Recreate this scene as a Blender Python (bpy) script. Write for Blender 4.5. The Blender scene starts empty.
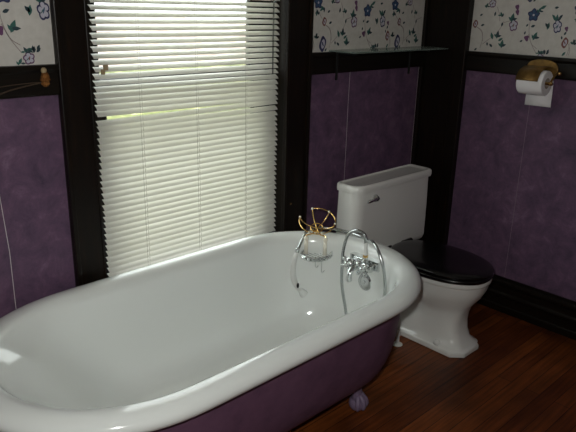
import bpy, bmesh, math, random
from mathutils import Vector, Matrix
random.seed(4)
PI = math.pi
scene = bpy.context.scene
COL = scene.collection
XR = 2.664          # right wall
SY0, SZ0 = -.565, .172
RAIL0, RAIL1 = 1.1122, 1.1996
sin, cos = math.sin, math.cos

# ------------------------------------------------------------------ materials
def mat(name, color, rough=.5, metal=0., coat=0., spec=.5, trans=0., ior=1.5, coat_rough=.05):
    m = bpy.data.materials.new(name); m.use_nodes = True
    b = m.node_tree.nodes['Principled BSDF']
    b.inputs['Base Color'].default_value = (*color, 1)
    b.inputs['Roughness'].default_value = rough
    b.inputs['Metallic'].default_value = metal
    b.inputs['Coat Weight'].default_value = coat
    b.inputs['Coat Roughness'].default_value = coat_rough
    b.inputs['Specular IOR Level'].default_value = spec
    b.inputs['Transmission Weight'].default_value = trans
    b.inputs['IOR'].default_value = ior
    return m
def noise_color(m, stops, scale=(1, 1, 1), nscale=8., detail=6., rough=.6, bump=0., bscale=60., distortion=0.):
    nt = m.node_tree; N = nt.nodes; L = nt.links; b = N['Principled BSDF']
    tc = N.new('ShaderNodeTexCoord'); mp = N.new('ShaderNodeMapping'); mp.inputs['Scale'].default_value = scale
    L.new(tc.outputs['Object'], mp.inputs['Vector'])
    nz = N.new('ShaderNodeTexNoise'); nz.inputs['Scale'].default_value = nscale
    nz.inputs['Detail'].default_value = detail; nz.inputs['Roughness'].default_value = rough
    nz.inputs['Distortion'].default_value = distortion
    L.new(mp.outputs[0], nz.inputs['Vector'])
    cr = N.new('ShaderNodeValToRGB'); e = cr.color_ramp.elements
    e[0].position, e[0].color = stops[0][0], (*stops[0][1], 1)
    e[1].position, e[1].color = stops[-1][0], (*stops[-1][1], 1)
    for p, c in stops[1:-1]:
        k = e.new(p); k.color = (*c, 1)
    L.new(nz.outputs['Fac'], cr.inputs[0]); L.new(cr.outputs[0], b.inputs['Base Color'])
    if bump:
        n2 = N.new('ShaderNodeTexNoise'); n2.inputs['Scale'].default_value = bscale
        L.new(mp.outputs[0], n2.inputs['Vector'])
        bp = N.new('ShaderNodeBump'); bp.inputs['Strength'].default_value = bump; bp.inputs['Distance'].default_value = .004
        L.new(n2.outputs['Fac'], bp.inputs['Height']); L.new(bp.outputs[0], b.inputs['Normal'])
    return m

M = {}
M['purple'] = noise_color(mat('sponged_purple_paper', (.1, .05, .12), .62, spec=.3),
    [(.30, (.070, .043, .078)), (.46, (.112, .065, .116)), (.56, (.142, .078, .136)), (.72, (.205, .130, .200))],
    nscale=13, detail=9, rough=.72, bump=.15, bscale=120, distortion=.4)
M['paper'] = noise_color(mat('cream_wallpaper', (.62, .6, .55), .6, spec=.25),
    [(.3, (.56, .53, .49)), (.7, (.64, .61, .57))], nscale=40)
M['seam_dim'] = mat('dull_seam', (.22, .16, .20), .6)
M['seam'] = mat('pale_seam', (.6, .55, .56), .6)
M['wood'] = noise_color(mat('dark_stained_wood', (.02, .01, .006), .45, coat=.08, spec=.2, coat_rough=.3),
    [(.3, (.003, .002, .0014)), (.6, (.008, .004, .002)), (.8, (.034, .012, .004))], scale=(14, 14, 1.2), nscale=5, detail=8)
M['wood_h'] = noise_color(mat('dark_stained_rail_wood', (.02, .01, .006), .45, coat=.08, spec=.2, coat_rough=.3),
    [(.3, (.003, .002, .0014)), (.6, (.007, .004, .002)), (.8, (.014, .006, .003))], scale=(1.2, 1.2, 14), nscale=5, detail=8)
M['enamel'] = mat('white_enamel', (.83, .85, .83), .12, coat=.6, coat_rough=.04)
M['china'] = mat('white_vitreous_china', (.80, .79, .76), .1, coat=.6, coat_rough=.03)
M['tub_paint'] = noise_color(mat('purple_tub_paint', (.1, .05, .12), .45, spec=.4),
    [(.3, (.100, .052, .092)), (.5, (.140, .070, .122)), (.75, (.175, .092, .150))], nscale=14, detail=9, rough=.7)
M['foot_paint'] = mat('lilac_grey_foot_paint', (.22, .16, .25), .4)
M['black_seat'] = mat('glossy_black_seat', (.004, .0035, .004), .25, coat=.35, coat_rough=.10, spec=.3)
M['chrome'] = mat('chrome', (.72, .74, .74), .12, metal=1.)
M['hose'] = mat('steel_hose', (.5, .52, .52), .25, metal=1.)
M['brass'] = mat('polished_brass', (.80, .52, .20), .18, metal=1.)
M['brass_old'] = noise_color(mat('aged_brass', (.42, .24, .06), .42, metal=.6),
    [(.3, (.13, .07, .018)), (.7, (.30, .17, .045))], nscale=30)
M['black_metal'] = mat('black_iron', (.008, .008, .008), .4)
M['white_plastic'] = mat('white_plastic', (.72, .72, .70), .3)
M['bead'] = mat('ivory_bead', (.85, .8, .68), .15, coat=.5)
M['tissue'] = mat('white_tissue', (.86, .83, .84), .9, spec=.1)
M['card'] = mat('grey_cardboard', (.35, .3, .26), .9)
M['ceiling'] = mat('ceiling_plaster', (.55, .53, .5), .8)
M['amber'] = noise_color(mat('amber_petals', (.2, .08, .02), .7, spec=.2), [(.3, (.09, .028, .006)), (.7, (.30, .12, .03))], nscale=60)
M['husk'] = mat('pale_husk', (.34, .25, .14), .8)
M['stem'] = mat('dry_brown_stem', (.05, .028, .014), .8)
M['leafg'] = mat('printed_leaf_green', (.03, .115, .10), .6)
M['leafd'] = mat('printed_dark_leaf', (.02, .045, .06), .6)
M['petalb'] = mat('printed_blue', (.035, .085, .17), .6)
M['petaln'] = mat('printed_navy', (.03, .03, .10), .6)
M['petalw'] = mat('printed_pale_lilac', (.52, .5, .58), .6)
M['petalr'] = mat('printed_rust', (.20, .07, .06), .6)
M['petalp'] = mat('printed_plum', (.14, .05, .13), .6)
M['vine'] = mat('printed_vine', (.30, .24, .23), .6)
M['cord'] = mat('white_cord', (.75, .73, .68), .8)

# floor : narrow hardwood strips running along x
fm = mat('red_brown_hardwood', (.1, .03, .01), .45, coat=.08, coat_rough=.25, spec=.25); M['floor'] = fm
nt = fm.node_tree; N = nt.nodes; L = nt.links; b = N['Principled BSDF']
tc = N.new('ShaderNodeTexCoord')
br = N.new('ShaderNodeTexBrick'); br.offset = .37; br.inputs['Scale'].default_value = 1
br.inputs['Brick Width'].default_value = 1.3; br.inputs['Row Height'].default_value = .057
br.inputs['Mortar Size'].default_value = .0012; br.inputs['Mortar Smooth'].default_value = .1; br.inputs['Bias'].default_value = 0
br.inputs['Color1'].default_value = (.112, .027, .006, 1); br.inputs['Color2'].default_value = (.205, .056, .012, 1)
br.inputs['Mortar'].default_value = (.012, .004, .002, 1)
L.new(tc.outputs['Object'], br.inputs['Vector'])
mp = N.new('ShaderNodeMapping'); mp.inputs['Scale'].default_value = (2, 40, 1); L.new(tc.outputs['Object'], mp.inputs['Vector'])
nz = N.new('ShaderNodeTexNoise'); nz.inputs['Scale'].default_value = 2; nz.inputs['Detail'].default_value = 8; L.new(mp.outputs[0], nz.inputs['Vector'])
nw = N.new('ShaderNodeTexNoise'); nw.inputs['Scale'].default_value = 3.2; nw.inputs['Detail'].default_value = 4; L.new(tc.outputs['Object'], nw.inputs['Vector'])
r1 = N.new('ShaderNodeMapRange'); r1.inputs[1].default_value = .3; r1.inputs[2].default_value = .7; r1.inputs[3].default_value = .55; r1.inputs[4].default_value = 1.35
L.new(nz.outputs['Fac'], r1.inputs[0])
r2 = N.new('ShaderNodeMapRange'); r2.inputs[1].default_value = .35; r2.inputs[2].default_value = .65; r2.inputs[3].default_value = .6; r2.inputs[4].default_value = 1.25
L.new(nw.outputs['Fac'], r2.inputs[0])
mm = N.new('ShaderNodeMath'); mm.operation = 'MULTIPLY'; L.new(r1.outputs[0], mm.inputs[0]); L.new(r2.outputs[0], mm.inputs[1])
vm = N.new('ShaderNodeVectorMath'); vm.operation = 'SCALE'; L.new(br.outputs['Color'], vm.inputs[0]); L.new(mm.outputs[0], vm.inputs['Scale'])
L.new(vm.outputs[0], b.inputs['Base Color'])

def thin_glass(name, tint, refl=.08, rough=.02):
    m = bpy.data.materials.new(name); m.use_nodes = True; nt = m.node_tree; N = nt.nodes; N.clear()
    out = N.new('ShaderNodeOutputMaterial'); mx = N.new('ShaderNodeMixShader')
    t = N.new('ShaderNodeBsdfTransparent'); t.inputs[0].default_value = (*tint, 1)
    g = N.new('ShaderNodeBsdfGlossy'); g.inputs['Roughness'].default_value = rough
    fr = N.new('ShaderNodeFresnel'); fr.inputs['IOR'].default_value = 1.5
    nt.links.new(fr.outputs[0], mx.inputs[0]); nt.links.new(t.outputs[0], mx.inputs[1]); nt.links.new(g.outputs[0], mx.inputs[2])
    nt.links.new(mx.outputs[0], out.inputs[0]); return m
M['pane'] = thin_glass('window_glass', (.95, .97, .95))
M['shelf_glass'] = thin_glass('shelf_glass', (.90, .95, .93))
_n = M['shelf_glass'].node_tree; _o = _n.nodes['Material Output']; _s = _o.inputs[0].links[0].from_socket
_d = _n.nodes.new('ShaderNodeBsdfDiffuse'); _d.inputs[0].default_value = (.55, .68, .62, 1); _m = _n.nodes.new('ShaderNodeMixShader'); _m.inputs[0].default_value = .28
_n.links.new(_s, _m.inputs[1]); _n.links.new(_d.outputs[0], _m.inputs[2]); _n.links.new(_m.outputs[0], _o.inputs[0])
M['clear'] = thin_glass('clear_acrylic', (.8, .82, .8))

sm = bpy.data.materials.new('white_vinyl_slat'); sm.use_nodes = True; M['slat'] = sm
nt = sm.node_tree; N = nt.nodes; b = N['Principled BSDF']
b.inputs['Base Color'].default_value = (.72, .71, .66, 1); b.inputs['Roughness'].default_value = .3
tr = N.new('ShaderNodeBsdfTranslucent'); tr.inputs[0].default_value = (.84, .80, .70, 1)
mx = N.new('ShaderNodeMixShader'); mx.inputs[0].default_value = .15
nt.links.new(b.outputs[0], mx.inputs[1]); nt.links.new(tr.outputs[0], mx.inputs[2])
nt.links.new(mx.outputs[0], N['Material Output'].inputs[0])
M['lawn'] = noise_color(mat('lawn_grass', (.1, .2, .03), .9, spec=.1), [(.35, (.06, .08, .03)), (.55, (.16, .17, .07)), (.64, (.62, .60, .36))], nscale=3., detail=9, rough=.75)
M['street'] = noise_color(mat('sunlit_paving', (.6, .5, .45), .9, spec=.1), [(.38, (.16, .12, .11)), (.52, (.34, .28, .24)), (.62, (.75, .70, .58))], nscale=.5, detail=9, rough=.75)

# ------------------------------------------------------------------ geometry
class MB:
    def __init__(s): s.v = []; s.f = []; s.m = []; s.mats = []
    def mi(s, m):
        if m not in s.mats: s.mats.append(m)
        return s.mats.index(m)
    def add(s, vs, fs, m):
        o = len(s.v); k = s.mi(m); s.v += [tuple(v) for v in vs]
        for f in fs: s.f.append(tuple(i + o for i in f)); s.m.append(k)
        return s
    def box(s, a, c, m):
        (x0, y0, z0), (x1, y1, z1) = a, c
        return s.add([(x0,y0,z0),(x1,y0,z0),(x1,y1,z0),(x0,y1,z0),(x0,y0,z1),(x1,y0,z1),(x1,y1,z1),(x0,y1,z1)],
            [(0,3,2,1),(4,5,6,7),(0,1,5,4),(1,2,6,5),(2,3,7,6),(3,0,4,7)], m)
    def loft(s, rings, m, cap0=True, cap1=True):
        n = len(rings[0]); vs = [v for r in rings for v in r]; fs = []
        for i in range(len(rings) - 1):
            for j in range(n):
                k = (j + 1) % n; fs.append((i*n+j, i*n+k, (i+1)*n+k, (i+1)*n+j))
        if cap0: fs.append(tuple(range(n - 1, -1, -1)))
        if cap1: fs.append(tuple((len(rings)-1)*n + j for j in range(n)))
        return s.add(vs, fs, m)
    def tube(s, pts, r, m, n=10, closed=False, cap=True):
        P = [Vector(p) for p in pts]; k = len(P); R = r if isinstance(r, (list, tuple)) else [r]*k
        T = []
        for i in range(k):
            a = P[(i-1) % k] if (closed or i > 0) else P[i]; c = P[(i+1) % k] if (closed or i < k-1) else P[i]
            T.append((c - a).normalized())
        up = Vector((0, 0, 1)) if abs(T[0].z) < .9 else Vector((1, 0, 0))
        nrm = (up - T[0]*up.dot(T[0])).normalized(); rings = []
        for i in range(k):
            nrm = (nrm - T[i]*nrm.dot(T[i])).normalized(); bn = T[i].cross(nrm)
            rings.append([P[i] + (nrm*cos(2*PI*j/n) + bn*sin(2*PI*j/n))*R[i] for j in range(n)])
        if closed: rings.append(rings[0]); return s.loft(rings, m, False, False)
        return s.loft(rings, m, cap, cap)
    def lathe(s, prof, m, o=(0,0,0), ax=(0,0,1), n=24):
        A = Vector(ax).normalized(); u = Vector((1,0,0)) if abs(A.x) < .9 else Vector((0,1,0))
        u = (u - A*u.dot(A)).normalized(); w = A.cross(u); o = Vector(o)
        return s.loft([[o + A*h + (u*cos(2*PI*j/n) + w*sin(2*PI*j/n))*max(r, 1e-4) for j in range(n)] for r, h in prof], m)
    def ball(s, c, r, m, n=14, sc=(1,1,1)):
        rings = []
        for i in range(1, n//2):
            t = PI*i/(n//2)
            rings.append([(c[0]+r*sc[0]*sin(t)*cos(2*PI*j/n), c[1]+r*sc[1]*sin(t)*sin(2*PI*j/n), c[2]-r*sc[2]*cos(t)) for j in range(n)])
        return s.loft(rings, m)
    def build(s, name, parent=None, smooth=False, bevel=0., sub=0, angle=None, solid=0.):
        me = bpy.data.meshes.new(name); me.from_pydata(s.v, [], s.f); me.update()
        for m in s.mats: me.materials.append(M[m])
        me.polygons.foreach_set('material_index', s.m)
        bm = bmesh.new(); bm.from_mesh(me); bmesh.ops.remove_doubles(bm, verts=bm.verts, dist=1e-6)
        bm.to_mesh(me); bm.free()
        o = bpy.data.objects.new(name, me); COL.objects.link(o)
        if parent is not None: o.parent = parent; o.matrix_parent_inverse = Matrix.Identity(4)
        if smooth: 
            me.polygons.foreach_set('use_smooth', [True]*len(me.polygons))
            if angle: me.set_sharp_from_angle(angle=math.radians(angle))
        if solid:
            d = o.modifiers.new('solid', 'SOLIDIFY'); d.thickness = solid; d.offset = 0
        if bevel:
            d = o.modifiers.new('bevel', 'BEVEL'); d.width = bevel; d.segments = 2; d.limit_method = 'ANGLE'; d.angle_limit = math.radians(40)
        if sub:
            d = o.modifiers.new('sub', 'SUBSURF'); d.levels = sub; d.render_levels = sub
        me.update(); return o
def recalc(o):
    bm = bmesh.new(); bm.from_mesh(o.data); bmesh.ops.recalc_face_normals(bm, faces=bm.faces); bm.to_mesh(o.data); bm.free(); return o
def tag(o, label=None, cat=None, group=None, kind=None):
    if label: o['label'] = label
    if cat: o['category'] = cat
    if group: o['group'] = group
    if kind: o['kind'] = kind
    return o
def struct(o): o['kind'] = 'structure'; return o
def thing(name, label, cat, loc, group=None):
    o = bpy.data.objects.new(name, None); COL.objects.link(o); o.empty_display_size = .05
    return tag(o, label, cat, group)       # root kept at the origin of its coordinates; base set below
def base(o, loc):                          # move the empty to the thing's base, keep the parts where they are
    o.location = loc
    for c in [c for c in COL.objects if c.parent == o]: c.location = Vector(c.location) - Vector(loc)
def smoothpath(P, n=8, closed=False):
    P = [Vector(p) for p in P]; out = []; k = len(P); segs = k if closed else k - 1
    for i in range(segs):
        g = lambda j: P[j % k] if closed else P[max(0, min(k-1, j))]
        a, b_, c, d = g(i-1), g(i), g(i+1), g(i+2)
        for q in range(n):
            t = q/n
            out.append(.5*((2*b_) + (c-a)*t + (2*a-5*b_+4*c-d)*t*t + (3*b_-a-3*c+d)*t**3))
    if not closed: out.append(P[-1])
    return out

# ------------------------------------------------------------------ room shell
OX0, OX1, OZ0, OZ1 = .903, 1.722, .42, 2.12      # window opening
XL, YB, ZC = -1.30, -3.00, 2.50
def quadz(mb, ax, c, a0, a1, z0, z1, m, flip=False):
    if ax == 'y': vs = [(a0, c, z0), (a1, c, z0), (a1, c, z1), (a0, c, z1)]
    else: vs = [(c, a0, z0), (c, a1, z0), (c, a1, z1), (c, a0, z1)]
    mb.add(vs, [(3, 2, 1, 0)] if flip else [(0, 1, 2, 3)], m)

TILE = [('F', 0.4023, 1.3908, 0.0224), ('L', 0.4293, 1.3696, 0.0138, -30), ('L', 0.395, 1.3523, 0.012, 80), ('L', 0.3991, 1.3562, 0.0103, 120), ('l', 0.4661, 1.3579, 0.0077, 30), ('R', 0.4414, 1.3184, 0.012, 0.0172), ('l', 0.4781, 1.3145, 0.0086, 20), ('L', 0.3983, 1.2644, 0.0103, 60), ('R', 0.4361, 1.2313, 0.0189, 0.031), ('l', 0.4559, 1.2081, 0.0077, 45), ('L', 0.4878, 1.3975, 0.0103, 70), ('r', 0.0179, 1.3991, 0.0086, 0.0086), ('L', 0.0338, 1.3637, 0.0095, 80), ('L', 0.0631, 1.363, 0.0103, 110), ('L', 0.0698, 1.3591, 0.0086, 60), ('r', 0.1334, 1.393, 0.0086, 0.012), ('r', 0.1369, 1.3726, 0.0077, 0.0112), ('L', 0.1176, 1.3494, 0.0189, 80), ('P', 0.126, 1.3186, 0.0189, 0.0241), ('l', 0.0729, 1.3211, 0.0086, 80), ('L', 0.0305, 1.2703, 0.0146, 110), ('L', 0.0571, 1.2767, 0.0155, 80), ('L', 0.0739, 1.2569, 0.0112, 30), ('L', 0.0835, 1.2386, 0.0172, 85), ('l', 0.0118, 1.2349, 0.0077, 100), ('l', 0.0303, 1.2293, 0.0095, 140), ('l', 0.171, 1.2556, 0.0069, 30), ('r', 0.1937, 1.2685, 0.0103, 0.012), ('l', 0.1831, 1.2898, 0.0069, 70), ('l', 0.1886, 1.3213, 0.0069, 50), ('F', 0.211, 1.3633, 0.0241), ('L', 0.2347, 1.3845, 0.012, 60), ('L', 0.2492, 1.3952, 0.0129, 30), ('l', 0.3057, 1.3948, 0.0086, 10), ('L', 0.299, 1.359, 0.0112, 135), ('L', 0.3131, 1.3538, 0.0138, 90), ('L', 0.3278, 1.3593, 0.0112, 50), ('P', 0.3195, 1.3216, 0.0172, 0.0267), ('L', 0.2809, 1.3215, 0.0138, 80), ('l', 0.2744, 1.3242, 0.0103, 130), ('r', 0.3589, 1.3134, 0.0069, 0.0095), ('l', 0.3564, 1.2954, 0.0077, 60), ('l', 0.2154, 1.3187, 0.0095, 20), ('L', 0.2299, 1.2788, 0.0172, 65), ('R', 0.3609, 1.2584, 0.0129, 0.0215), ('L', 0.3977, 1.2635, 0.0112, 100), ('l', 0.3447, 1.2779, 0.0069, 100), ('L', 0.2655, 1.2161, 0.0077, 30), ('l', 0.2786, 1.2185, 0.0077, 90), ('l', 0.2946, 1.2209, 0.0077, 60), ('P', 0.265, 1.1921, 0.0158, 0.0171), ('L', 0.2573, 1.2147, 0.0092, 120), ('L', 0.2704, 1.2127, 0.0092, 50), ('l', 0.2818, 1.2154, 0.0086, 80), ('l', 0.2943, 1.2137, 0.0079, 40), ('L', 0.2394, 1.1845, 0.0092, 60), ('L', 0.3632, 1.2146, 0.0103, 50)]
STEMS = [[(1.9375, 1.3085), (1.9729, 1.291), (1.9815, 1.2531), (1.974, 1.2152)], [(2.0759, 1.3338), (2.0622, 1.3033), (2.0476, 1.2855)], [(1.8738, 1.2548), (1.8824, 1.2299), (1.8805, 1.2101)], [(1.9052, 1.3524), (1.9251, 1.3282)], [(2.0354, 1.3936), (2.0495, 1.3639), (2.0558, 1.3337)], [(2.0556, 1.2854), (2.0104, 1.2527), (1.9845, 1.2328)], [(2.1952, 1.2857), (2.2155, 1.2443), (2.2416, 1.2078)], [(2.4404, 1.3079), (2.4726, 1.2853), (2.4829, 1.2454)], [(2.3749, 1.2586), (2.3766, 1.2312), (2.3718, 1.2088)], [(2.0763, 1.3288), (2.112, 1.3392)], [(2.1957, 1.3396), (2.1956, 1.3001), (2.2126, 1.2496), (2.2407, 1.2283)]]
PER = .499
def motifs(mb, place, s0, s1, z1, dz=0., s_off=0.):
    """printed flower pattern as flat shapes lying on the wallpaper"""
    lev = [0]
    def poly(pts, m, off):
        vs = [place(s, z, off) for s, z in pts]
        mb.add(vs, [tuple(range(len(vs)))], m)
    def ell(s, z, rx, rz, m, off, n=12, ang=0., wob=0., k=5):
        ca, sa = cos(ang), sin(ang); pts = []
        for i in range(n):
            t = 2*PI*i/n; w = 1 + wob*sin(k*t)
            x, y = rx*w*cos(t), rz*w*sin(t); pts.append((s + x*ca - y*sa, z + x*sa + y*ca))
        poly(pts, m, off)
    def leaf(s, z, l, a, m, off, w=.36):
        a = math.radians(a); pts = []
        for u, v in ((-1, 0), (-.5, w*.8), (.1, w), (.6, w*.55), (1, 0), (.6, -w*.45), (.1, -w), (-.5, -w*.8)):
            pts.append((s + l*(u*cos(a) - v*sin(a)), z + l*(u*sin(a) + v*cos(a))))
        poly(pts, m, off)
    o1, o2, o3 = .0004, .0007, .0010
    def element(e, s, z, i):
        k = e[0]
        if k == 'F':
            r = e[3]
            ell(s, z, r, r, 'petaln', o1, 30, wob=.16, k=5)
            for q in range(5):
                a = 2*PI*q/5 + .3; ell(s + .55*r*cos(a), z + .55*r*sin(a), .36*r, .28*r, 'petalb', o2, 9, a)
            ell(s, z, .2*r, .2*r, 'petalw', o3, 8)
        elif k in 'P':
            rx, rz = e[3], e[4]
            dk = 'petaln' if i % 2 else 'petalp'
            for q in range(5):
                t = 2*PI*q/5 + .5; px, pz = s + rx*.55*cos(t), z + rz*.58*sin(t)
                ell(px, pz, rx*.56, rz*.50, dk, o1, 12, t*.0 + .3)
            for q in range(5):
                t = 2*PI*q/5 + .5; px, pz = s + rx*.52*cos(t), z + rz*.55*sin(t)
                ell(px, pz, rx*.36, rz*.31, 'petalw', o2 + q*.00004, 10, .3)
            ell(s, z, rx*.34, rz*.34, 'petalw', o3, 10)
            ell(s + rx*.05, z, rx*.13, rz*.36, 'petalb' if i % 2 else 'petalr', o3 + .0002, 8, -.3)
            ell(s - rx*.24, z - rz*.1, rx*.09, rz*.26, 'leafg', o3 + .0002, 8, -.5)
        elif k == 'R':
            rx, rz = e[3], e[4]; m = 'petaln' if rz > .024 else 'petalr'
            ell(s, z, rx, rz, m, o1, 20, -.2, .08, 4)
            ell(s + rx*.1, z, rx*.55, rz*.62, 'petalw', o2, 14, -.2)
            ell(s, z, rx*.2, rz*.35, m, o3, 8, .5)
        elif k == 'r': ell(s, z, e[3], e[4], 'petalp', o1, 15, .3, .2, 3)
        else:
            c = 'leafg' if (k == 'L' and i % 3) else 'leafd'
            leaf(s, z, e[3]*1.12, e[4], c, o1, .42 if k == 'L' else .5)
            if k == 'L' and i % 2:
                leaf(s + .008, z - .006, e[3]*.8, e[4] - 65, 'leafd', o2, .4); leaf(s - .008, z - .005, e[3]*.75, e[4] + 60, 'leafg', o2, .4)
    row = 0
    while True:
        zz = dz + row*.215; ss = s_off + (row % 2)*.25
        if zz + 1.19 > z1: break
        n0 = int(math.floor((s0 - ss)/PER)) - 1; n1 = int(math.ceil((s1 - ss)/PER)) + 1
        for n in range(n0, n1):
            for i, e in enumerate(TILE):
                s = ss + n*PER + e[1]; z = zz + e[2]; r = max(e[3], .01)
                if s - r < s0 or s + r > s1 or z + .03 > z1 or z < 1.185: continue
                if row and z < 1.41 + (row-1)*.215 - .02: continue
                element(e, s, z, i)
            for st in STEMS:
                pts = smoothpath([(a, 0, c) for a, c in st], 4)
                q = [(ss + (n-3)*PER + p.x, zz + p.z) for p in pts]
                if min(a for a, _ in q) < s0 + .003 or max(a for a, _ in q) > s1 - .003 or max(c for _, c in q) > z1: continue
                w = .0011
                for a, c in zip(q[:-1], q[1:]):
                    d = Vector((c[0]-a[0], c[1]-a[1])).normalized()*w
                    poly([(a[0]-d.y, a[1]+d.x), (a[0]+d.y, a[1]-d.x), (c[0]+d.y, c[1]-d.x), (c[0]-d.y, c[1]+d.x)], 'vine', .0002)
        row += 1

# back wall with the window opening
w = MB()
T = .14
for (a0, a1) in ((XL, OX0), (OX1, XR)):
    quadz(w, 'y', 0, a0, a1, 0, 1.15, 'purple'); quadz(w, 'y', 0, a0, a1, 1.15, ZC, 'paper')
quadz(w, 'y', 0, OX0, OX1, 0, OZ0, 'purple'); quadz(w, 'y', 0, OX0, OX1, OZ1, ZC, 'paper')
for a0, a1, z0, z1 in ((XL-.1, OX0, 0, ZC), (OX1, XR+.1, 0, ZC), (OX0, OX1, 0, OZ0), (OX0, OX1, OZ1, ZC)):
    quadz(w, 'y', T, a0, a1, z0, z1, 'ceiling', True)
w.add([(OX0,0,OZ0),(OX0,T,OZ0),(OX0,T,OZ1),(OX0,0,OZ1)], [(0,1,2,3)], 'wood')
w.add([(OX1,0,OZ0),(OX1,T,OZ0),(OX1,T,OZ1),(OX1,0,OZ1)], [(3,2,1,0)], 'wood')
w.add([(OX0,0,OZ0),(OX1,0,OZ0),(OX1,T,OZ0),(OX0,T,OZ0)], [(0,1,2,3)], 'wood')
w.add([(OX0,0,OZ1),(OX1,0,OZ1),(OX1,T,OZ1),(OX0,T,OZ1)], [(3,2,1,0)], 'wood')
yp = lambda s, z, off: (s, -off, z)
motifs(w, yp, XL, OX0 - .1, ZC - .05, .026, -.036)
motifs(w, yp, OX1 + .12, XR - .045, ZC - .05)
def seamstrip(pts, wd=.0012):
    for (x0, z0), (x1, z1) in zip(pts[:-1], pts[1:]):
        w.add([(x0-wd, -.0008, z0), (x0+wd, -.0008, z0), (x1+wd, -.0008, z1), (x1-wd, -.0008, z1)], [(0,1,2,3)], 'seam')
seamstrip([(2.113, 1.11), (2.111, .95), (2.1125, .8), (2.111, .3)])
seamstrip([(2.622, 1.11), (2.621, .8), (2.623, .3)])
seamstrip([(.606, .22), (.607, .5), (.609, .66), (.600, .86)], .0010)
struct(w.build('wall_back'))
# right wall
SY0, SZ0 = -.565, .172
w = MB()
quadz(w, 'x', XR, YB, 0, 0, 1.15, 'purple', True); quadz(w, 'x', XR, YB, 0, 1.15, ZC, 'paper', True)
motifs(w, lambda s, z, off: (XR - off, -(s - 1.681), z), 1.681 + .245, 1.681 + 3.0, ZC - .05)
w.add([(XR-.0006, SY0-.001, SZ0), (XR-.0006, SY0+.001, SZ0), (XR-.0006, SY0+.001, 1.11), (XR-.0006, SY0-.001, 1.11)], [(0,1,2,3)], 'seam_dim')
quadz(w, 'x', XR + .1, YB, T, 0, ZC, 'ceiling')
struct(w.build('wall_right'))
w = MB(); quadz(w, 'x', XL, YB, 0, 0, 1.15, 'purple'); quadz(w, 'x', XL, YB, 0, 1.15, ZC, 'paper')
motifs(w, lambda s, z, off: (XL + off, s, z), -3., 0., ZC - .05)
quadz(w, 'x', XL - .1, YB, T, 0, ZC, 'ceiling', True)
struct(w.build('wall_left'))
w = MB(); quadz(w, 'y', YB, XL, XR, 0, 1.15, 'purple', True); quadz(w, 'y', YB, XL, XR, 1.15, ZC, 'paper', True)
quadz(w, 'y', YB - .1, XL, XR, 0, ZC, 'ceiling')
struct(w.build('wall_front'))
struct(MB().box((XL-.1, YB-.1, -.1), (XR+.1, T, 0), 'floor').build('floor'))
struct(MB().box((XL-.1, YB-.1, ZC), (XR+.1, T, ZC+.1), 'ceiling').build('ceiling'))
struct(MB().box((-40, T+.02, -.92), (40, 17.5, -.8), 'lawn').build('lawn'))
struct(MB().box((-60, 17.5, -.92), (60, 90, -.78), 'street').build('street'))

# trim : chair rails, casings, baseboards
def profile_run(name, prof, p0, p1, nrm, m):
    """extrude a (depth, z) profile from p0 to p1; nrm points into the room"""
    mb = MB(); rings = []
    for p in (p0, p1): rings.append([(p[0] + nrm[0]*d, p[1] + nrm[1]*d, z) for d, z in prof])
    mb.loft(rings, m); return struct(recalc(mb.build(name, bevel=.0015)))
railp = [(0, RAIL0), (.016, RAIL0), (.019, RAIL0+.008), (.019, RAIL1-.022), (.026, RAIL1-.012), (.026, RAIL1), (0, RAIL1)]
profile_run('trim_1', railp, (XL, 0), (.8008, 0), (0, -1), 'wood_h')
profile_run('trim_2', railp, (1.848, 0), (XR, 0), (0, -1), 'wood_h')
profile_run('trim_3', railp, (XR, -.241), (XR, YB), (-1, 0), 'wood_h')
basep = [(0, 0), (.024, 0), (.024, .03), (.018, .036), (.018, .075), (.024, .082), (.024, .092), (.016, .10), (.016, .13), (.021, .138), (.021, .150), (.010, .158), (.010, .1705), (0, .1705)]
profile_run('baseboard_back', basep, (XL, 0), (XR, 0), (0, -1), 'wood_h')
profile_run('baseboard_right', basep, (XR, -.241), (XR, YB), (-1, 0), 'wood_h')
profile_run('baseboard_left', basep, (XL, 0), (XL, YB), (1, 0), 'wood_h')
# casings
def vcase(name, x0, x1, z0, z1, bead_left):
    mb = MB(); mb.box((x0, -.018, z0), (x1, 0, z1), 'wood')
    bx = x0 if bead_left else x1 - .016
    mb.box((bx, -.027, z0), (bx + .016, -.016, z1), 'wood')
    ix = x1 - .010 if bead_left else x0
    mb.box((ix, -.022, z0), (ix + .010, -.016, z1), 'wood')
    return struct(mb.build(name, bevel=.003))
vcase('trim_4', .8008, OX0 + .002, 0, OZ1 + .1, True)
vcase('trim_5', OX1 - .002, 1.849, 0, OZ1 + .1, False)
mb = MB(); mb.box((.80, -.02, OZ1), (1.85, 0, OZ1 + .12), 'wood'); mb.box((.78, -.04, OZ1 + .12), (1.87, 0, OZ1 + .14), 'wood')
struct(mb.build('trim_6', bevel=.003))
mb = MB(); mb.box((.78, -.035, OZ0 - .025), (1.87, .05, OZ0), 'wood'); mb.box((.80, -.018, OZ0 - .11), (1.85, 0, OZ0 - .025), 'wood')
struct(mb.build('trim_7', bevel=.003))
# corner boards
mb = MB(); mb.box((2.624, -.018, 0), (XR, 0, ZC), 'wood'); mb.box((XR - .018, -.185, 0), (XR, 0, ZC), 'wood')
mb.box((XR - .034, -.241, 0), (XR, -.180, ZC), 'wood')
struct(mb.build('trim_8', bevel=.003))

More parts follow.
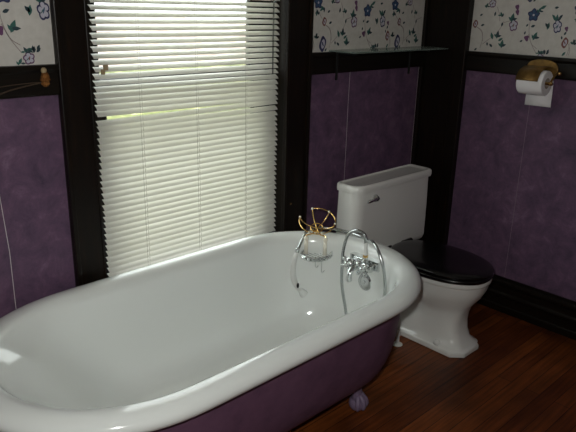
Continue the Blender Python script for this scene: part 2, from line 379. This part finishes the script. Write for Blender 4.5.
# window sashes and glass
wf = MB(); Y0, Y1 = .085, .12
def frame(mb, x0, x1, z0, z1, y0, y1, sw, bot, top):
    mb.box((x0, y0, z0), (x0+sw, y1, z1), 'wood'); mb.box((x1-sw, y0, z0), (x1, y1, z1), 'wood')
    mb.box((x0+sw, y0, z0), (x1-sw, y1, z0+bot), 'wood'); mb.box((x0+sw, y0, z1-top), (x1-sw, y1, z1), 'wood')
frame(wf, OX0+.03, OX1-.03, OZ0, 1.135, .075, .10, .060, .07, .035)
frame(wf, OX0+.03, OX1-.03, 1.10, OZ1, .102, .127, .060, .035, .05)
for x in (OX0, OX1-.034): wf.box((x, .050, OZ0), (x+.034, .13, OZ1), 'wood')     # stops beside the sashes
win = struct(wf.build('window_1', bevel=.002))
g = MB(); g.add([(OX0+.04, .088, .47), (OX1-.04, .088, .47), (OX1-.04, .088, 1.11), (OX0+.04, .088, 1.11)], [(0,1,2,3)], 'pane')
g.add([(OX0+.04, .115, 1.12), (OX1-.04, .115, 1.12), (OX1-.04, .115, 2.08), (OX0+.04, .115, 2.08)], [(0,1,2,3)], 'pane')
g.build('glass', win)

# ------------------------------------------------------------------ venetian blind
bl = thing('venetian_blind', 'white slatted venetian blind hanging in the dark wooden window frame above the tub', 'window blind', None)
BX0, BX1, BY = .932, 1.704, .024
PITCH, WID, TILT = .02045, .0255, math.radians(39)
def slat(mb, z, dl=0., dr=0., tilt=TILT, xa=BX0, xb=BX1):
    nx = 10; K = 5; rows = []
    for i in range(nx + 1):
        t = i/nx; x = xa + (xb-xa)*t; zz = z + dl*(1-t) + dr*t; row = []
        for k in range(K):
            u = k/(K-1) - .5; c = .0022*(1 - 4*u*u)
            # room edge low, window edge high, crown up
            y = u*WID*cos(tilt) - c*sin(tilt); h = u*WID*sin(tilt) + c*cos(tilt)
            row.append((x, BY + y, zz + h))
        rows.append(row)
    vs = [v for r in rows for v in r]; fs = []
    for i in range(nx):
        for k in range(K-1): fs.append((i*K+k, (i+1)*K+k, (i+1)*K+k+1, i*K+k+1))
    mb.add(vs, fs, 'slat')
sl = MB(); z = 1.0102 + .0004; k = 0
zs = []
n_lo = int((1.0102 - .46)/PITCH); n_hi = int((2.06 - 1.0102)/PITCH)
for n in range(-n_lo, n_hi + 1):
    z = 1.0102 + n*PITCH; dl = dr = 0.; tl = TILT
    if 1 <= n <= 5: dl = .0065*(1 - (n-1)/5); tl = TILT + .05
    if n == 0: dl, dr = -.004, .004
    if n == -1: dl, dr = -.002, .001
    if n >= 5: tl = TILT - math.radians(4)
    slat(sl, z + random.uniform(-.0005, .0005), dl, dr, tl + random.uniform(-.03, .03), BX0 + random.uniform(-.0015, .0015), BX1 + random.uniform(-.0015, .0015))
sl.build('slats', bl, smooth=True)
MB().box((BX0, BY-.014, 2.075), (BX1, BY+.014, 2.105), 'white_plastic').build('head_rail', bl, bevel=.002)
MB().box((BX0, BY-.011, .432), (BX1, BY+.011, .446), 'white_plastic').build('bottom_rail', bl, bevel=.003)
for x in (1.083, 1.31, 1.535):
    c = MB()
    for y in (BY - .0105, BY + .0125): c.tube([(x, y, .445), (x, y, 2.08)], .0005, 'cord', 6)
    c.tube([(x + .011, BY - .006, .445), (x + .011, BY - .006, 2.08)], .0005, 'cord', 6)
    c.build('ladder_cord', bl)
wd = MB(); wd.tube([(1.655, -.006, 1.125), (1.655, -.006, 2.05)], .0032, 'clear', 6); wd.tube([(1.655, -.006, 2.05), (1.655, .012, 2.08)], .0015, 'chrome', 6)
wd.build('tilt_wand', bl)
tg = MB(); tg.box((.958, .004, 1.172), (.973, .012, 1.190), 'husk'); tg.box((.949, .004, 1.160), (.962, .012, 1.176), 'husk')
tag(tg.build('cord_clip', bl, bevel=.002), 'small beige plastic clip')
base(bl, (1.318, BY, .432))

# ------------------------------------------------------------------ clawfoot tub
TY = -.4285
def stadium(z, xl, xr, rl, rr, hw, n=20, m=8, flat=1.0):
    """outline: left end ellipse rl x hw at xl, right end ellipse rr x hw at xr; counter-clockwise seen from above"""
    pts = []
    for i in range(n + 1):
        t = -PI/2 + PI*i/n; pts.append((xr + rr*cos(t), TY + hw*sin(t), z))
    for i in range(1, m): pts.append((xr + (xl-xr)*i/m, TY + hw, z))
    for i in range(n + 1):
        t = PI/2 + PI*i/n; pts.append((xl + rl*cos(t), TY + hw*sin(t), z))
    for i in range(1, m): pts.append((xl + (xr-xl)*i/m, TY - hw, z))
    return pts
tub = thing('clawfoot_tub', 'white enamel roll-top clawfoot bathtub painted purple outside, below the window', 'bathtub', None)
RL = [ # outer lip underside round to inside, (inset d, z)
 (.060,.472),(.036,.466),(.018,.468),(.006,.477),(.000,.490),(.002,.502),(.010,.512),(.024,.519),(.040,.5225),(.056,.522),(.070,.516),(.080,.506),(.086,.493)]
rings = []
for d, z in RL: rings.append(stadium(z, .735, 1.452, .425-d*1.15, .396-d, .388-d))
inner = [(.465, .745, 1.453, .300, .304, .297), (.42, .765, 1.456, .275, .299, .293), (.34, .81, 1.46, .250, .292, .288), (.26, .86, 1.463, .230, .282, .278),
         (.20, .90, 1.46, .215, .262, .260), (.16, .92, 1.455, .20, .232, .235), (.137, .935, 1.45, .17, .19, .195), (.125, .94, 1.44, .15, .13, .135), (.121, .95, 1.43, .07, .06, .06), (.120, .97, 1.41, .004, .004, .003)]
for z, a, b_, c, d, e in inner: rings.append(stadium(z, a, b_, c, d, e))
mb = MB(); mb.loft(rings, 'enamel', False, True); mb.build('basin', tub, smooth=True, sub=1)
outer = [(.474, .735, 1.45, .360, .342, .332), (.44, .740, 1.452, .352, .338, .328), (.36, .775, 1.46, .348, .328, .320), (.28, .815, 1.465, .34, .316, .310), (.21, .85, 1.465, .325, .296, .293),
         (.165, .88, 1.46, .305, .272, .272), (.13, .905, 1.455, .265, .235, .238), (.108, .93, 1.45, .20, .175, .18), (.098, .945, 1.44, .10, .09, .09), (.096, .96, 1.42, .004, .004, .003)]
mb = MB(); mb.loft([stadium(*o_) for o_ in outer], 'tub_paint', False, True); mb.build('outer_shell', tub, smooth=True, sub=1)
def claw(x, y, ox, oy):
    """ball-and-claw foot, leg leaning from the tub body out to the ball"""
    mb = MB(); n = Vector((ox, oy, 0)).normalized(); t = Vector((-n.y, n.x, 0)); c = Vector((x, y, .032))
    # leg : widening ear against the shell
    prof = [(c + n*.0 + Vector((0,0,.012)), .026, .024), (c - n*.002 + Vector((0,0,.030)), .020, .018), (c - n*.004 + Vector((0,0,.048)), .024, .018),
            (c - n*.008 + Vector((0,0,.066)), .034, .018), (c - n*.014 + Vector((0,0,.084)), .042, .014)]
    rings = [[p + t*a*cos(2*PI*j/16) + n*d*sin(2*PI*j/16) for j in range(16)] for p, a, d in prof]
    mb.loft(rings, 'foot_paint')
    mb.ball((c.x, c.y, c.z), .031, 'foot_paint', 16)
    for a in (-1.15, -.4, .4, 1.15):       # talons over the ball
        dirn = n*cos(a) + t*sin(a); P = []
        for k in range(8):
            ph = math.radians(80 - 115*k/7); P.append(c + dirn*.033*cos(ph) + Vector((0,0,.034*sin(ph))))
        P = [p if p.z > .006 else Vector((p.x, p.y, .006)) for p in P]
        mb.tube(P, [.009, .0095, .0095, .009, .0085, .008, .006, .003], 'foot_paint', 8)
    return recalc(mb.build('foot', tub, smooth=True))
claw(1.528, -.622, .35, -1); claw(1.528, -.248, .35, 1); claw(.80, -.622, -.35, -1); claw(.80, -.248, -.35, 1)
mb = MB(); mb.lathe([(.0, .010), (.018, .010), (.030, .007), (.034, .003), (.034, 0)], 'chrome', (1.752, -.447, .378), (-1, 0, .12)); 
mb.lathe([(.0, .0145), (.006, .0135), (.007, .009)], 'chrome', (1.752, -.447, .378), (-1, 0, .12))
tag(mb.build('overflow_plate', tub, smooth=True, angle=40), 'round chrome overflow plate')
mb = MB(); mb.lathe([(.030, 0), (.030, .003), (.022, .005), (.0, .003)], 'chrome', (1.46, TY, .1215)); mb.build('drain', tub, smooth=True, angle=40)
base(tub, (1.09, TY, 0))

# ------------------------------------------------------------------ tub faucet with hand shower
fa = thing('bath_faucet', 'chrome bath faucet with hose and hand shower inside the right end of the tub', 'faucet', None)
FX, FY, FZ = 1.735, -.445, .455
mb = MB()
mb.box((FX-.004, FY-.072, FZ-.010), (FX+.022, FY+.066, FZ+.026), 'chrome')      # back bar
for s in (-1, 1): mb.lathe([(.013, -.05), (.013, .016), (.019, .018), (.021, .030), (.014, .034)], 'chrome', (FX-.012, FY + s*.037, FZ), (-1, 0, .1), 16)
mb.lathe([(.012, -.055), (.015, -.03), (.015, .03), (.012, .055)], 'chrome', (FX-.020, FY, FZ), (0, 1, 0), 16)
mb.ball((FX-.022, FY, FZ+.002), .021, 'chrome', 16)
mb.lathe([(.011, 0), (.011, .03), (.014, .032), (.014, .040), (.009, .044), (.009, .06)], 'chrome', (FX-.020, FY-.022, FZ-.01), (0, 0, 1), 16)
fb = recalc(mb.build('faucet_body', fa, smooth=True, angle=35))
mb = MB(); mb.tube(smoothpath([(FX-.03, FY+.004, FZ), (FX-.062, FY+.004, FZ-.002), (FX-.078, FY+.002, FZ-.020), (FX-.080, FY+.002, FZ-.045)]), [.011]*10+[.010]*10+[.0115]*5, 'chrome', 14)
mb.build('spout', fb, smooth=True, angle=50)
for s in (-1, 1):
    h = MB(); cx, cy, cz = FX-.052, FY + s*.037, FZ + .004
    h.lathe([(.009, -.01), (.012, 0), (.012, .008), (.006, .012)], 'chrome', (cx, cy, cz), (-1, 0, .1), 14)
    for q in range(4):
        a = PI/4 + q*PI/2 + (.3 if s > 0 else 0)
        e = Vector((0, cos(a), sin(a)))
        c = Vector((cx-.004, cy, cz)); h.tube([c, c + e*.014, c + e*.023], [.006, .0055, .0075], 'chrome', 8); h.ball(c + e*.024, .0085, 'chrome', 8)
    recalc(h.build('handle', fb, smooth=True))
# hose: out of the fitting, over the arch, down into the tub, back up at the right and along the rim to the hand shower
mb = MB(); mb.lathe([(.0085, 0), (.0095, .004), (.0095, .016), (.0075, .02), (.0075, .048), (.006, .052)], 'white_plastic', (FX-.020, FY-.022, FZ+.047), (0, .04, 1), 14)
mb.lathe([(.010, 0), (.010, .010)], 'brass', (FX-.020, FY-.022, FZ+.041), (0, 0, 1), 14)
mb.build('hose_fitting', fa, smooth=True, angle=40)
HP = [(1.714, -.463, .548), (1.712, -.466, .572), (1.708, -.453, .590), (1.702, -.420, .591), (1.700, -.388, .562), (1.700, -.371, .50), (1.700, -.369, .44), (1.700, -.372, .36), (1.700, -.395, .27), (1.69, -.43, .19),
      (1.66, -.48, .145), (1.62, -.53, .15), (1.64, -.565, .22), (1.685, -.577, .31), (1.700, -.579, .39), (1.700, -.574, .445), (1.700, -.560, .500), (1.705, -.530, .545), (1.725, -.49, .560), (1.765, -.44, .542), (1.800, -.38, .531),
      (1.805, -.32, .528), (1.785, -.25, .530), (1.745, -.205, .534), (1.700, -.195, .535), (1.662, -.205, .530), (1.630, -.212, .500), (1.612, -.215, .478), (1.607, -.215, .463)]
mb = MB(); mb.tube(smoothpath(HP, 8), .0060, 'hose', 10); mb.build('shower_hose', fa, smooth=True)
mb = MB(); HS = smoothpath([(1.607, -.215, .465), (1.592, -.215, .430), (1.588, -.215, .388), (1.594, -.215, .355), (1.606, -.217, .326), (1.625, -.222, .300)], 6)
k = len(HS); mb.tube(HS, [.0075 + .0045*sin(PI*min(1, i/k*1.0)) for i in range(k)], 'white_plastic', 14)
mb.lathe([(.0075, 0), (.009, .004), (.009, .016), (.006, .02)], 'chrome', HS[0], (0.1, 0, 1), 12)
mb.ball((1.600, -.232, .332), .009, 'black_metal', 10, (.7, .5, 1.3))
mb.lathe([(.010, 0), (.013, .010), (.017, .022), (.016, .028), (.0, .029)], 'enamel', (1.625, -.222, .302), (.5, -.3, -.75), 18)
tag(mb.build('hand_shower', fa, smooth=True, angle=60), 'white plastic hand shower hanging down inside the tub')
base(fa, (FX, FY, FZ))

# ------------------------------------------------------------------ brass sponge basket and soap dish on the rim
ca = thing('bath_caddy', 'brass wire sponge basket with round chrome soap dish on the far rim of the tub', 'bath caddy', None)
CX, CY = 1.680, -.245
def circ(cx, cy, z, rx, ry, n=32, a0=0., a1=2*PI): return [(cx + rx*cos(a0+(a1-a0)*i/n), cy + ry*sin(a0+(a1-a0)*i/n), z) for i in range(n)]
KX, KY, KZ, BZ = 1.680, -.248, .588, .533
mb = MB()
tl_ = math.radians(27); hn = Vector((-.69*sin(tl_), -.72*sin(tl_), cos(tl_)))         # wire bowl leaning to the room
hu = Vector((.72, -.69, 0)).normalized(); hv = hn.cross(hu)
def hp(a, rr=.070, d=0.): return Vector((KX, KY, KZ)) + (hu*cos(a) + hv*sin(a))*rr - hn*d
beads = [math.radians(x) for x in (105, 48, -12, -75, -118, 163)]
mb.tube([hp(beads[0] - (beads[0] + 2*PI - beads[5])*i/40) for i in range(41)], .0023, 'brass', 8)
cb = hp(0, 0, .040)
for a in beads:
    P = smoothpath([hp(a), hp(a, .062, .018), hp(a, .036, .036), cb], 6)
    mb.tube(P, .0021, 'brass', 8); mb.ball(hp(a), .0050, 'bead', 10)
mb.tube([hp(2*PI*i/18, .024, .038) for i in range(18)], .0022, 'brass', 8, closed=True)
mb.ball(cb, .006, 'brass', 10)
mb.tube([cb, Vector((KX, KY, BZ))], .003, 'brass', 8)
mb.build('sponge_basket', ca, smooth=True)
SX, SY, SZ = 1.668, -.262, .463
mb = MB()
mb.tube(circ(SX, SY, SZ, .066, .056), .003, 'chrome', 8, closed=True); mb.tube(circ(SX, SY, SZ-.016, .056, .047), .0028, 'chrome', 8, closed=True)
for q in range(20):
    a = 2*PI*q/20; mb.ball((SX + .062*cos(a), SY + .0525*sin(a), SZ-.008), .0082, 'chrome', 8)
for q in range(-3, 4):
    x = SX + q*.015; hy = .043*math.sqrt(max(0, 1 - (q*.015/.052)**2)); mb.tube([(x, SY-hy, SZ-.014), (x, SY+hy, SZ-.014)], .0018, 'chrome', 6)
mb.build('soap_dish', ca, smooth=True)
for (px, py) in ((1.645, -.226), (1.690, -.285)):
    mb = MB(); mb.tube([(px, py, SZ-.008), (px, py, SZ+.03), (px, py, SZ+.052)], [.0085, .0080, .0075], 'bead', 12); mb.ball((px, py, SZ+.056), .0100, 'bead', 12)
    mb.tube(smoothpath([(px, py, SZ+.05), (px+.004, py+.004, SZ+.066), (KX + (px-KX)*.6, KY + (py-KY)*.6, BZ)], 5), .0028, 'brass', 8)
    mb.build('post', ca, smooth=True)
mb = MB()
for (px, py, l) in ((1.650, -.275, .035), (1.668, -.292, .055)):
    mb.tube(smoothpath([(px, py, SZ-.010), (px, py, SZ-.012-l), (px+.004, py-.004, SZ-.018-l), (px+.009, py-.008, SZ-.010-l)], 5), .0014, 'chrome', 6)
mb.build('hook', ca, smooth=True)
mb = MB(); mb.tube(smoothpath([(KX+.018, KY+.018, BZ), (1.715, -.20, .534), (1.745, -.172, .529), (1.765, -.152, .520), (1.770, -.146, .500)], 6), .003, 'brass', 8)
mb.build('rim_clamp', ca, smooth=True)
base(ca, (1.715, -.20, .522))

# ------------------------------------------------------------------ toilet
to = thing('toilet', 'white toilet with closed black seat and low tank against the back wall', 'toilet', None)
TX = 2.190
def sup(z, yb, yf, hw, n=40, e=2.3, front=1.0, cx=TX):
    cy, hy = (yb+yf)/2, abs(yf-yb)/2; pts = []
    for i in range(n):
        t = 2*PI*i/n; c, s = cos(t), sin(t)
        x = abs(c)**(2/e)*(1 if c >= 0 else -1); y = abs(s)**(2/e)*(1 if s >= 0 else -1)
        tap = 1 - (1-front)*max(0, -y)**1.5
        pts.append((cx + hw*x*tap, cy + hy*y, z))
    return pts
mb = MB()
lv = [(.026, -.275, -.684, .098, 5.5, 1.), (.034, -.283, -.674, .090, 4.5, 1.), (.055, -.29, -.655, .080, 4, .95), (.09, -.295, -.640, .081, 4.2, .95), (.13, -.29, -.637, .081, 4.0, .95), (.17, -.28, -.644, .086, 3.4, .92), (.205, -.27, -.660, .108, 2.7, .88),
      (.25, -.26, -.692, .138, 2.5, .9), (.29, -.25, -.710, .150, 2.4, .93), (.318, -.245, -.716, .156, 2.3, .95)]
mb.loft([sup(a, b_, c, d, 48, e, f) for a, b_, c, d, e, f in lv], 'china', True, False)
mb.loft([sup(z_, yb_, yf_, h_, 48, 2.3, .95) for z_, yb_, yf_, h_ in ((.316, -.246, -.714, .154), (.320, -.243, -.720, .159), (.326, -.242, -.722, .161), (.346, -.242, -.722, .161), (.352, -.245, -.718, .157))], 'china', False, True)
mb.box((TX-.11, -.27, .285), (TX+.11, -.12, .322), 'china')          # shelf under the tank
mb.ball((TX-.045, -.33, .12), .055, 'china', 16, (.75, 1.2, 1.5))      # trapway bulge
mb.ball((TX+.045, -.33, .12), .055, 'china', 16, (.75, 1.2, 1.5))
bowl = recalc(mb.build('bowl', to, smooth=True, angle=55))
mb = MB()
def octo(z, d):
    x0, x1, yb, yf, c = TX-.103+d, TX+.099-d, -.262-d, -.694+d, .045
    return [(x0+c, yf, z), (x1-c, yf, z), (x1, yf+c, z), (x1, yb-.02, z), (x1-.02, yb, z), (x0+.02, yb, z), (x0, yb-.02, z), (x0, yf+c, z)]
mb.loft([octo(0, 0), octo(.022, 0), octo(.030, .010)], 'china'); plate = recalc(mb.build('foot_plate', to, bevel=.005, smooth=True, angle=40))
for s in (-1, 1):
    mb = MB(); mb.lathe([(.015, 0), (.015, .006), (.012, .016), (.0, .021)], 'china', (TX + s*.086, -.575, .0285), (0, 0, 1), 16); mb.build('bolt_cap', plate, smooth=True)
# seat and lid
mb = MB(); ring = lambda z, g: sup(z, -.285+g*.5, -.738-g, .162+g, 56, 2.25, .94, TX-.026)
mb.loft([ring(.352, -.012), ring(.353, -.004), ring(.360, .0), ring(.368, -.002), ring(.371, -.008)], 'black_seat'); recalc(mb.build('seat', to, smooth=True, angle=60))
mb = MB(); mb.loft([ring(.3725, -.010), ring(.374, -.002), ring(.381, .001), ring(.388, -.004), ring(.3925, -.018), ring(.395, -.05), ring(.396, -.11)], 'black_seat')
lid = recalc(mb.build('seat_lid', to, smooth=True, angle=60))
for s in (-1, 1): MB().lathe([(.012, -.03), (.012, .03)], 'black_seat', (TX + s*.075, -.268, .365), (1, 0, 0), 14).build('hinge', to, smooth=True, angle=40)
# tank
X0, X1, YTB, YTF = 1.942, 2.466, -.110, -.230
def rrect(z, g, r=.05, rb=.012, x0=X0, x1=X1, yb=YTB, yf=YTF):
    x0, x1, yb, yf = x0-g, x1+g, yb+g*.3, yf-g; pts = []
    rq = .018
    for cx, cy, a, rr in ((x1-rq, yf+rq, -90, rq), (x1-rb, yb-rb, 0, rb), (x0+rb, yb-rb, 90, rb), (x0+r, yf+r, 180, r)):
        for i in range(7):
            t = math.radians(a + 90*i/6); pts.append((cx + rr*cos(t), cy + rr*sin(t), z))
    return pts
mb = MB(); mb.loft([rrect(.312, -.030, .05), rrect(.317, -.014, .05), rrect(.330, -.004, .05), rrect(.350, .001, .05), rrect(.50, .000, .048), rrect(.640, -.003)], 'china')
tank = mb.build('tank', to, smooth=True, angle=50)
mb = MB(); mb.loft([rrect(.634, 0), rrect(.636, .005), rrect(.648, .007), rrect(.662, .006), rrect(.668, .003), rrect(.670, -.002), rrect(.6695, -.010, .036), rrect(.664, -.016, .032), rrect(.663, -.026, .024)], 'china')
mb.build('tank_lid', tank, smooth=True, angle=50)
mb = MB(); fx, fz = 2.056, .604; fy = YTF + .004
mb.lathe([(.016, 0), (.017, .008), (.013, .014), (.010, .020)], 'chrome', (fx, fy, fz), (0, -1, 0), 16)
mb.tube([(fx+.004, fy-.017, fz), (fx-.02, fy-.020, fz+.001), (fx-.055, fy-.020, fz-.001), (fx-.066, fy-.019, fz-.002)], [.008, .0065, .0075, .006], 'chrome', 10)
tag(recalc(mb.build('flush_lever', tank, smooth=True)), 'chrome flush lever')
base(to, (TX, -.45, 0))

# supply pipe rising behind the tub end
mb = MB()
mb.lathe([(.022, 0), (.022, .003), (.010, .008)], 'white_plastic', (2.015, -.437, 0), (0, 0, 1), 16)
mb.tube(smoothpath([(2.015, -.437, .004), (2.012, -.437, .08), (2.008, -.437, .20), (2.0, -.437, .34), (1.975, -.437, .42), (1.90, -.437, .452), (1.80, -.437, .452)], 6), .0075, 'white_plastic', 12)
mb.lathe([(.011, 0), (.013, .006), (.013, .022), (.011, .028)], 'white_plastic', (2.012, -.437, .045), (0, 0, 1), 12)
tag(recalc(mb.build('supply_pipe', smooth=True, angle=50)), 'thin white supply pipe standing on the floor between the tub end and the toilet', 'pipe')

# ------------------------------------------------------------------ glass shelf with black brackets
sh = thing('glass_shelf', 'thin clear glass shelf on black brackets above the toilet', 'shelf', None)
mb = MB(); mb.box((1.970, -.148, 1.2005), (2.635, -.002, 1.2065), 'shelf_glass'); mb.build('shelf_panel', sh, bevel=.001)
for x in (1.993, 2.500):
    mb = MB(); mb.box((x-.0045, -.034, 1.085), (x+.0045, -.0265, 1.1995), 'black_metal'); mb.box((x-.006, -.135, 1.1925), (x+.006, -.0265, 1.1995), 'black_metal')
    mb.build('bracket', sh, bevel=.001)
base(sh, (2.30, -.03, 1.20))

# ------------------------------------------------------------------ toilet roll holder
PX, PZ = XR - .084, 1.098
y0, y1 = -.552, -.669
ho = thing('toilet_roll_holder', 'aged brass toilet roll holder with curved hood on the right wall rail', 'toilet roll holder', None)
mb = MB()
pl = []
for i in range(24):
    t = 2*PI*i/24; c, s = cos(t), sin(t)
    pl.append((-.608 - .068*abs(c)**.8*(1 if c > 0 else -1), 1.148 + .040*abs(s)**.8*(1 if s > 0 else -1)))
mb.loft([[(XR-.020, a, b_) for a, b_ in pl], [(XR-.028, a, b_) for a, b_ in pl]], 'brass_old'); recalc(mb.build('back_plate', ho, bevel=.002))
mb = MB(); arc = []
rings = []
for i in range(15):
    t = math.radians(75 + 96*i/14)       # from the plate, over the roll, down the front
    r = .0555 if i > 3 else .0555 + (3-i)*.003
    rings.append((PX + r*cos(t), PZ + r*sin(t)))
rings = [(XR-.024, 1.160), (XR-.045, 1.158)] + rings
vs = []; 
for x, z in rings: vs += [(x, y0 - .001, z), (x, y1 + .020, z)]
mb.add(vs, [(2*i, 2*i+1, 2*i+3, 2*i+2) for i in range(len(rings)-1)], 'brass_old'); mb.build('hood', ho, smooth=True, solid=.0018)
for y in (y0 + .008, y1 - .008):
    mb = MB(); mb.tube([(XR-.022, y, 1.14), (XR-.05, y, 1.128), (PX, y, PZ)], .0045, 'brass_old', 8); mb.ball((PX, y - (.004 if y == y1-.008 else -.004), PZ), .0095, 'brass', 12)
    mb.build('arm', ho, smooth=True)
mb = MB(); mb.tube([(PX, y0 + .008, PZ), (PX, y1 - .008, PZ)], .006, 'brass', 10); mb.build('spindle', ho, smooth=True)
mb = MB(); mb.ball((XR-.036, -.690, 1.137), .009, 'brass', 12); mb.tube([(XR-.02, -.690, 1.137), (XR-.036, -.690, 1.137)], .004, 'brass', 8); mb.build('knob', ho, smooth=True)
base(ho, (XR-.02, -.61, 1.148))
ro = thing('toilet_paper_roll', 'white toilet paper roll with a loose sheet hanging, on the brass holder', 'toilet paper', None)
mb = MB(); R0, R1 = .0215, .051
prof = [(R0, 0), (R1-.002, 0), (R1, .002), (R1, .1085), (R1-.002, .1105), (R0, .1105), (R0, 0)]
n = 36; rings = [[(PX + r*cos(2*PI*j/n), y0 - .003 - h, PZ + r*sin(2*PI*j/n)) for j in range(n)] for r, h in prof]
mb.loft(rings, 'tissue', False, False); recalc(mb.build('paper', ro, smooth=True, angle=40))
mb = MB(); rings = [[(PX + r*cos(2*PI*j/n), y0 - .003 - h, PZ + r*sin(2*PI*j/n)) for j in range(n)] for r, h in ((R0+.0003, -.0004), (R0+.0003, .1109), (R0-.0014, .1109), (R0-.0014, -.0004), (R0+.0003, -.0004))]
mb.loft(rings, 'card', False, False); recalc(mb.build('cardboard_tube', ro, smooth=True, angle=40))
mb = MB(); vs = []
P = [(PX + R1*cos(math.radians(a)), PZ + R1*sin(math.radians(a))) for a in (60, 30, 0)]
P = [(x + .0006, z) for x, z in P] + [(PX+R1+.0008, 1.075), (PX+R1-.001, 1.05), (PX+R1-.004, 1.020), (PX+R1-.005, .995)]
for i, (x, z) in enumerate(P): vs += [(x, y0 - .004 - (.004*(i/6)), z), (x, y1 + .004 - (.010*(i/6)), z + (.002 if i == 6 else 0))]
mb.add(vs, [(2*i, 2*i+1, 2*i+3, 2*i+2) for i in range(len(P)-1)], 'tissue'); mb.build('hanging_sheet', ro, smooth=True, solid=.0005)
base(ro, (PX, -.60, PZ))

# ------------------------------------------------------------------ dried flower at the left rail
df = thing('dried_flower', 'dried amber flower head on thin brown stems lying across the dark rail left of window', 'dried flower', None)
H = Vector((.753, -.037, 1.160))
mb = MB()
for ringi, (rr, zz, ln) in enumerate(((.011, -.014, .017), (.013, -.004, .017), (.011, .006, .015), (.007, .012, .012))):
    for q in range(8):
        a = 2*PI*q/8 + ringi*.4; d = Vector((cos(a), sin(a)*.8, 0)); t = Vector((-sin(a), cos(a)*.8, 0))
        b0 = H + Vector((0, 0, zz - .006)) + d*rr*.4; mid = H + Vector((0, 0, zz + .003)) + d*rr; tip = H + Vector((0, 0, zz + ln)) + d*rr*.75
        mb.add([b0, mid + t*.0045, tip, mid - t*.0045, mid + d*.002], [(0, 1, 4), (1, 2, 4), (2, 3, 4), (3, 0, 4), (0, 3, 2, 1)], 'amber')
mb.ball(H, .010, 'amber', 12, (1, .8, 1.5)); mb.build('flower_head', df)
mb = MB(); mb.ball(H + Vector((-.002, 0, .026)), .0085, 'husk', 12, (1, .8, 1.1)); tag(mb.build('tip', df, smooth=True), 'pale husk at the top')
for dx, dz in ((-.20, -.024), (-.19, -.052), (-.21, -.062)):
    mb = MB(); mb.tube(smoothpath([H + Vector((0, .002, -.006)), H + Vector((dx*.5, .006, dz*.42)), H + Vector((dx, .004, dz))], 6), .0013, 'stem', 6)
    mb.build('stem', df, smooth=True)
base(df, H)
mb = MB(); mb.tube([(1.748, -.017, .590), (1.748, -.026, .590)], .0014, 'brass', 8)
mb.tube([(1.748 + .0035*cos(2*PI*i/14), -.0285, .590 + .0035*sin(2*PI*i/14)) for i in range(14)], .0012, 'brass', 6, closed=True)
tag(mb.build('screw_eye', smooth=True), 'tiny brass screw eye in the dark casing right of the blind', 'screw eye')

# ------------------------------------------------------------------ light
wld = bpy.data.worlds.new('overcast_sky'); scene.world = wld; wld.use_nodes = True
bg = wld.node_tree.nodes['Background']; bg.inputs[0].default_value = (.94, 1.0, 1.0, 1); bg.inputs[1].default_value = 4.4
sun = bpy.data.lights.new('sun', 'SUN'); sun.energy = 5; sun.angle = .01; sun.color = (1, .95, .85)
so = bpy.data.objects.new('sun', sun); COL.objects.link(so); so.rotation_euler = (math.radians(38), 0, math.radians(15))
so['kind'] = 'structure'
fl = bpy.data.lights.new('camera_flash', 'AREA'); fl.shape = 'RECTANGLE'; fl.size = .04; fl.size_y = .025; fl.energy = 14.5; fl.color = (.97, .98, .93)
fo = bpy.data.objects.new('camera_flash', fl); COL.objects.link(fo); fo['kind'] = 'structure'

# ------------------------------------------------------------------ camera
yaw, pitch, roll, f = 0.7690377715458384, 0.323707328555531, 0.02497114067968457, 626.5233074444037
F = Vector((sin(yaw)*cos(pitch), cos(yaw)*cos(pitch), -sin(pitch))); Rt = Vector((cos(yaw), -sin(yaw), 0)); U = Rt.cross(F)
R2 = Rt*cos(roll) + U*sin(roll); U2 = -Rt*sin(roll) + U*cos(roll)
cam = bpy.data.cameras.new('camera'); co = bpy.data.objects.new('camera', cam); COL.objects.link(co); scene.camera = co
cam.sensor_fit = 'HORIZONTAL'; cam.sensor_width = 36; cam.lens = f/576*36; cam.clip_start = .02; cam.clip_end = 300
rot = Matrix((R2, U2, -F)).transposed()
C0 = Vector((0, -1.8195804839140677, 1.376))
co.matrix_world = Matrix.Translation(C0) @ rot.to_4x4()
fo.matrix_world = Matrix.Translation(C0 + R2*-.04 + U2*.07) @ rot.to_4x4()

vs_ = scene.view_settings; scene.display_settings.display_device = 'sRGB'
vs_.view_transform = 'Standard'; vs_.look = 'None'; vs_.gamma = 1; vs_.exposure = 0; vs_.use_curve_mapping = False
